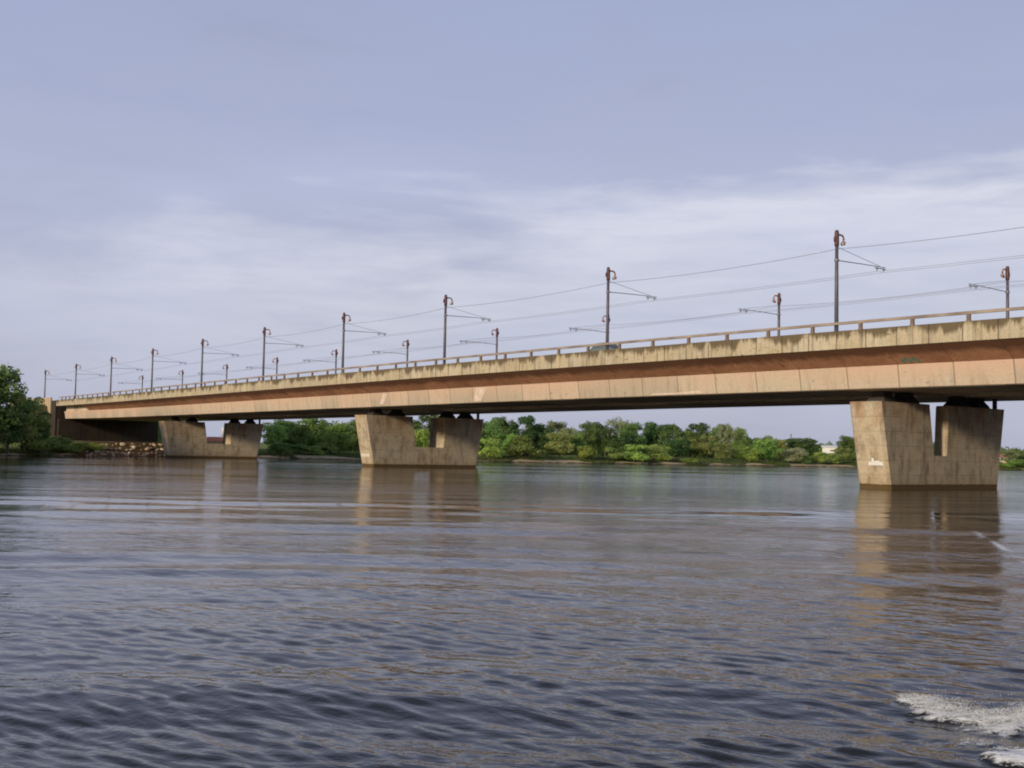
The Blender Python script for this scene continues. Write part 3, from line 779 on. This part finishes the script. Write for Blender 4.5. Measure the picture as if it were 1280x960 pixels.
# distant slim chimney
c=empty('chimney_stack',(-288,362,1.8))
MB().tube([(0,0,-.5),(0,0,6),(0,0,9.3)],[.28,.2,.16],12).build('shaft',M['mast'],c,True)
MB().tube([(0,0,9.2),(0,0,9.5)],.24,12).build('rim',M['mast'],c)
tag(c,'thin dark chimney rising above the trees left of the right-hand pier','chimney')

# ------------------------------------------------------------------ water
def foam_level(a,b):
    """how dense the froth is; a runs along the trail of the boat, b away from it"""
    rg=np.random.RandomState(2); ph=rg.rand(8)*6.28
    v=0; w=0
    for i,(fa,fb) in enumerate(((.9,1.9),(1.5,4.6),(2.6,8.0),(4.9,13.),(8.1,24.),(15.,41.))):
        g=1/(1+i*.55); v=v+g*np.sin(a*fa+ph[i]+1.1*np.sin(b*fb*.5+i))*np.sin(b*fb+ph[i]*2+1.2*np.sin(a*fa*.8+2*i)); w+=g
    den=v/w*1.7
    far=2.6+.25*np.sin(a*1.3)+.12*np.sin(a*5.1)
    aa=a+.16*np.sin(b*3.1)+.1*np.sin(b*9.)-.10*b
    lvl=1.5*den+.12+.80*np.exp(-((aa-.30)/.42)**2)-.02*np.clip(a,0,20)-.9*np.clip((b-far+1.0)/1.0,0,3)**1.5
    return np.clip(lvl,0,1.2)*np.clip((aa)/.12,0,1)*(b>-3)*(a<14)
def water():
    rg=np.random.RandomState(21)
    th=[]; a=0.
    inner=np.radians(np.linspace(108,176,620)); outer=np.radians(np.linspace(176,468,90)[1:-1])
    th=np.concatenate([inner,outer]); nt=len(th)
    rr=[1.5]
    while rr[-1]<420: rr.append(rr[-1]*(1.03 if rr[-1]<8.5 else 1.0042 if rr[-1]<24 else 1.0062 if rr[-1]<60 else 1.011))
    while rr[-1]<9000: rr.append(rr[-1]*1.12)
    rr=np.array(rr); nr=len(rr)
    R,T=np.meshgrid(rr,th,indexing='ij'); X=R*np.cos(T); Y=R*np.sin(T); Z=np.zeros_like(X)
    cell=np.maximum(np.where(R<24,R*.0042,np.where(R<60,R*.0062,R*.011)),R*np.radians(68/620.))
    main=math.atan2(.62,-.784)
    # patches of livelier and calmer water
    patch=.5+.5*np.sin(X*.021+1.7*np.sin(Y*.013)+.6)*np.sin(Y*.027-.9*np.sin(X*.017)+1.1)
    env=.35+.9*patch
    for k in range(96):
        lam=.3*(9/.3)**(rg.rand()**1.8)
        ang=(main-.75+rg.normal()*.38) if (lam<1.3 and k%4) else (main+.12+rg.normal()*.35)
        A=.0105*lam**.74*rg.uniform(.4,1.0)*(.22 if lam<1.3 else .12)
        kx,ky=np.cos(ang)*2*pi/lam,np.sin(ang)*2*pi/lam; ph=rg.rand()*6.28
        fade=np.clip((lam/cell-3.)/4.,0,1)
        Z+=A*fade*env*np.sin(kx*X+ky*Y+ph+.5*np.sin(.31*kx*Y-.27*ky*X))
    # wake waves of the boat: a train of longer crests running obliquely past
    for lam,ang,A,r0,wd in ((3.1,main+.20,.020,14,11),(2.3,main-.25,.008,12,9),(3.6,main+.08,.030,32,16),(5.6,main-.06,.050,44,24)):
        kx,ky=np.cos(ang)*2*pi/lam,np.sin(ang)*2*pi/lam
        fade=np.clip((lam/cell-3.)/4.,0,1)*np.exp(-((R-r0)/wd)**2)
        Z+=A*fade*(.6+.4*np.sin(X*.35-Y*.22))*np.sin(kx*X+ky*Y+.9*np.sin(.22*X+.3*Y))
    lull=.62+.38*np.sin(.95*(X*math.cos(main+.15)+Y*math.sin(main+.15))+1.2*np.sin(.16*X+.2*Y)+.8)*np.sin(.13*X-.11*Y+1.)+.18*np.sin(.5*X+.37*Y)
    # short steep wavelets running diagonally across the swell
    for k in range(40):
        lam=.17*(.42/.17)**rg.rand(); ang=main-.72+rg.normal()*.16
        A=.0092*lam**.9*rg.uniform(.5,1.)
        kx,ky=np.cos(ang)*2*pi/lam,np.sin(ang)*2*pi/lam; fade=np.clip((lam/cell-2.2)/2.5,0,1)
        g=.55+.45*np.sin(X*rg.uniform(.2,.7)+Y*rg.uniform(-.6,.6)+rg.rand()*6)
        Z+=A*fade*g*lull*np.sin(kx*X+ky*Y+rg.rand()*6.28+.35*np.sin(1.1*X-.8*Y+k))
    Z*=np.clip((R-2)/3,0,1)
    Z[R>400]=0
    co=np.stack([X,Y,Z],-1).reshape(-1,3)
    i=np.arange(nr-1)[:,None]; j=np.arange(nt)[None,:]; j2=(j+1)%nt
    q=np.stack([i*nt+j+0*i,(i+1)*nt+j,(i+1)*nt+j2,i*nt+j2+0*i],-1).reshape(-1,4)
    # centre cap
    me=bpy.data.meshes.new('river_water'); nv=len(co)
    co=np.vstack([co,[[0,0,0]]])
    cap=np.stack([np.full(nt,nv),np.arange(nt),(np.arange(nt)+1)%nt],-1)
    me.vertices.add(len(co)); me.vertices.foreach_set('co',co.ravel())
    loops=np.concatenate([q.ravel(),cap.ravel()]); me.loops.add(len(loops)); me.loops.foreach_set('vertex_index',loops)
    st=np.concatenate([np.arange(0,len(q)*4,4),len(q)*4+np.arange(0,nt*3,3)])
    me.polygons.add(len(st)); me.polygons.foreach_set('loop_start',st)
    me.update(calc_edges=True); me.polygons.foreach_set('use_smooth',[True]*len(st))
    w=NT('river_water')
    w.setc((.030,.027,.022)).rough(.06); w.b.inputs['IOR'].default_value=1.333; w.b.inputs['Specular IOR Level'].default_value=.41
    v1=w.rotscale(main-.8,(1,.6,1)); v2=w.rotscale(main-.5,(1,.5,1)); v3=w.rotscale(main+.25,(1,.35,1))
    a0=w.noise(9.,2,.6,v1,.5); a1=w.noise(3.6,3,.6,v1,.5); a2=w.noise(1.3,4,.58,v2,.6); a3=w.noise(.5,3,.5,v3,.5)
    pn=w.noise(.042,3,.5,w.rotscale(main+.1,(1,.2,1)),.4)
    ln=w.n.new('ShaderNodeVectorMath'); ln.operation='LENGTH'; w.link(w.tc(),ln.inputs[0])
    near=w.ramp(w.math('DIVIDE',ln.outputs['Value'],100.),[(.12,1.),(.22,.50),(.40,.28),(.9,.42)])
    amp=w.math('MULTIPLY',w.ramp(pn,[(.40,.32),(.50,.75),(.60,1.35)]),near)
    h=w.math('ADD',w.math('ADD',w.math('MULTIPLY',a0,.018),w.math('MULTIPLY',a1,.075)),w.math('ADD',w.math('MULTIPLY',a2,.23),w.math('MULTIPLY',a3,.24)))
    h=w.math('MULTIPLY',h,amp)
    w.normal(w.bump(h,1.0,.50))
    # thin froth film where the boat has churned the surface
    co2=co[:,:2]-np.array([-5.55,9.92]); fa=co2@np.array([.55,.83]); fb=co2@np.array([-.83,.55])
    lv=foam_level(fa,fb)
    Rr=np.linalg.norm(co[:,:2],axis=1)
    # second, thinner line of old wake further out on the right
    lat=(co[:,0]*.62+co[:,1]*.784)/np.maximum(.1,(-co[:,0]*.784+co[:,1]*.62))
    f2=np.exp(-((Rr-(44-330*(lat-.40)*np.exp(-((lat-.40)/.06)**2)+.4*np.sin(lat*25)))/1.7)**2)*np.clip((lat-.37)/.03,0,1)*(lat<1.2)*(.60+.35*np.sin(Rr*1.3+lat*120))
    fo=np.clip(np.maximum(lv,f2),0,1)
    at=me.attributes.new('froth','FLOAT','POINT'); at.data.foreach_set('value',fo.astype(np.float32))
    cz_=co.copy(); cz_[:,2]+=.05*np.clip(lv,0,1)*(Rr<30); me.vertices.foreach_set('co',cz_.ravel())
    an=w.n.new('ShaderNodeAttribute'); an.attribute_name='froth'
    lace=w.noise(7.,6,.75,w.rotscale(main-.25,(1.5,.6,1)),1.2); lace2=w.noise(34.,4,.7)
    fm=w.math('ADD',an.outputs['Fac'],w.math('ADD',w.math('MULTIPLY',w.math('SUBTRACT',lace,.5),3.0),w.math('MULTIPLY',w.math('SUBTRACT',lace2,.5),.9)))
    fm=w.math('MULTIPLY',w.ramp(fm,[(.40,0.),(.95,1.)]),w.ramp(an.outputs['Fac'],[(.06,0.),(.22,1.)]))
    w.setc(w.mix(fm,(.014,.014,.013),(.86,.88,.87))); w.rough(w.math('ADD',w.math('MULTIPLY',fm,.6),.055))
    me.materials.append(w.m)
    o=bpy.data.objects.new('river_water',me); COL.objects.link(o); tag(o,kind='structure')
water()
# froth thrown up by the passing boat
def foam():
    rg=np.random.RandomState(2)
    m=NT('foam'); m.setc((.78,.79,.76)).rough(.5)
    m.b.inputs['Subsurface Weight'].default_value=0
    bv=np.array([(1,0,0),(0,1,0),(-1,0,0),(0,-1,0),(.1,.1,1),(0,0,-1)],float)
    bf=np.array([(0,1,4),(1,2,4),(2,3,4),(3,0,4),(1,0,5),(2,1,5),(3,2,5),(0,3,5)])
    V=[];F=[];n=0
    Av=np.array([.55,.83]); Bv=np.array([-.83,.55])       # along the trail, and away from it
    N=1000000
    a=rg.rand(N)*8-.35; b=rg.rand(N)*5.2-1.6
    org=np.array([-5.55,9.92])
    lvl=foam_level(a,b)
    ok=(lvl>.30+.65*rg.rand(N))|((rg.rand(N)<.0015)&(foam_level(a+.25,b)>.3))
    a,b,lvl=a[ok][:110000],b[ok][:110000],lvl[ok][:110000]
    m2=len(a)
    P=org+a[:,None]*Av+b[:,None]*Bv
    s=.0016+.0030*rg.rand(m2)**2
    z=.03+.07*np.clip(lvl,0,1)*rg.rand(m2)+np.where(rg.rand(m2)<.03,.22*rg.rand(m2)**2,0)
    V=[(bv[None]*np.stack([s*1.5,s*1.5,s*.7],1)[:,None,:]+np.stack([P[:,0],P[:,1],z],1)[:,None,:]).reshape(-1,3)]
    F=[(bf[None]+(np.arange(m2)*6)[:,None,None]).reshape(-1,3)]
    V=np.concatenate(V);F=np.concatenate(F)
    me=bpy.data.meshes.new('wake_foam'); me.vertices.add(len(V)); me.vertices.foreach_set('co',V.ravel())
    me.loops.add(F.size); me.loops.foreach_set('vertex_index',F.ravel()); me.polygons.add(len(F)); me.polygons.foreach_set('loop_start',np.arange(0,F.size,3))
    me.materials.append(m.m); me.update(calc_edges=True)
    o=bpy.data.objects.new('wake_foam',me); COL.objects.link(o); tag(o,'white froth of a boat wake churning on the dark water','foam',kind='stuff')
foam()

# ------------------------------------------------------------------ light, sky, camera
SUN_EL=radians(15); az=radians(11)          # towards the sun: behind the boat, a little downstream
to_sun=Vector((sin(az)*cos(SUN_EL),-cos(az)*cos(SUN_EL),sin(SUN_EL)))
sun=bpy.data.lights.new('sun','SUN'); sun.energy=3.2; sun.angle=radians(6); sun.color=(1.,.84,.62)
so=bpy.data.objects.new('sun',sun); COL.objects.link(so); so.rotation_euler=(-to_sun).to_track_quat('-Z','Y').to_euler(); so.location=(0,-50,60)

world=bpy.data.worlds.new('World'); scene.world=world; world.use_nodes=True
wt=world.node_tree; wn=wt.nodes; wl=wt.links
for n_ in list(wn): wn.remove(n_)
class WN(NT):
    def __init__(s): s.t=wt; s.n=wn; s.l=wl; s._tc=None
W_=WN()
out=wn.new('ShaderNodeOutputWorld'); 
tc=wn.new('ShaderNodeTexCoord').outputs['Generated']
sky=wn.new('ShaderNodeTexSky'); sky.sky_type='NISHITA'; sky.sun_disc=False; sky.sun_elevation=SUN_EL; sky.sun_rotation=math.atan2(to_sun.x,to_sun.y)
sky.air_density=1.; sky.dust_density=2.; sky.ozone_density=1.5
sp=W_.sep(tc); 
right=W_.math('ADD',W_.math('MULTIPLY',sp[0],.62),W_.math('MULTIPLY',sp[1],.784))
EL=sp[2]
mp=wn.new('ShaderNodeMapping'); mp.inputs['Scale'].default_value=(1,1,4.2); wl.new(tc,mp.inputs[0])
n1=W_.noise(3.2,6,.55,mp.outputs[0],.35)
mp2=wn.new('ShaderNodeMapping'); mp2.inputs['Scale'].default_value=(1,1,6.5); mp2.inputs['Rotation'].default_value=(0,0,.6); wl.new(tc,mp2.inputs[0])
n2=W_.noise(8.,6,.6,mp2.outputs[0],.2)
c1=W_.ramp(EL,[(0.,(.45,.475,.61)),(.10,(.51,.54,.71)),(.20,(.505,.54,.73)),(.40,(.40,.45,.665)),(.56,(.24,.275,.43)),(1.,(.16,.185,.29))])
grain=W_.ramp(n1,[(.30,.90),(.70,1.08)])
base=W_.mix(1.,c1,grain,'MULTIPLY')
# darker slate patch above the bright band, on the right
dk=W_.math('MULTIPLY',W_.ramp(n1,[(.42,0.),(.62,1.)]),W_.ramp(EL,[(.20,0.),(.27,1.),(.45,.2)]))
base=W_.mix(W_.math('MULTIPLY',dk,.35),base,(.32,.365,.56))
# the bright cloud bank low down, its top edge climbing to the right
edge=W_.math('ADD',W_.math('ADD',W_.math('MULTIPLY',right,.105),.196),W_.math('MULTIPLY',W_.math('SUBTRACT',n1,.5),.16))
edge=W_.math('ADD',edge,W_.math('MULTIPLY',W_.math('SUBTRACT',n2,.5),.045))
below=W_.math('SUBTRACT',edge,EL)
m1=W_.ramp(W_.math('ADD',W_.math('MULTIPLY',below,7.),.5),[(.40,0.),(.74,1.)])
fall=W_.ramp(W_.math('ADD',W_.math('MULTIPLY',below,4.),0.),[(0.,1.),(.30,.55),(.72,.12)])
side=W_.ramp(W_.math('ADD',right,.5),[(.02,.1),(.22,.6),(.62,.8),(.9,1.)])
mb_=W_.math('MULTIPLY',W_.math('MULTIPLY',m1,fall),side)
mb_=W_.math('MULTIPLY',mb_,W_.ramp(n2,[(.32,.45),(.62,1.)]))
base=W_.mix(W_.math('MULTIPLY',mb_,1.,clamp=True),base,(.88,.88,.95))
bg1=wn.new('ShaderNodeBackground'); wl.new(base,bg1.inputs[0]); bg1.inputs[1].default_value=.98
bg2=wn.new('ShaderNodeBackground'); wl.new(sky.outputs[0],bg2.inputs[0]); bg2.inputs[1].default_value=.08
mx=wn.new('ShaderNodeMixShader'); mx.inputs[0].default_value=.12
wl.new(bg1.outputs[0],mx.inputs[1]); wl.new(bg2.outputs[0],mx.inputs[2]); wl.new(mx.outputs[0],out.inputs[0])

F=1496.2; PITCH=.0564; ROLL=.0199; YAW=-.9017
fw=Vector((sin(YAW)*cos(PITCH),cos(YAW)*cos(PITCH),sin(PITCH)))
rt_=Vector((cos(YAW),-sin(YAW),0)); up=rt_.cross(fw)
cx=rt_*cos(ROLL)+up*sin(ROLL); cy=-rt_*sin(ROLL)+up*cos(ROLL); cz=-fw
cam=bpy.data.cameras.new('camera'); co_=bpy.data.objects.new('camera',cam); COL.objects.link(co_)
mw=Matrix((( cx.x,cy.x,cz.x,0),(cx.y,cy.y,cz.y,0),(cx.z,cy.z,cz.z,EYE),(0,0,0,1))); co_.matrix_world=mw
cam.sensor_width=36; cam.lens=36*F/1280; cam.clip_end=20000; cam.clip_start=.1
scene.camera=co_
scene.view_settings.view_transform='Standard'; scene.view_settings.look='None'; scene.view_settings.exposure=0
scene.cycles.filter_width=2.0
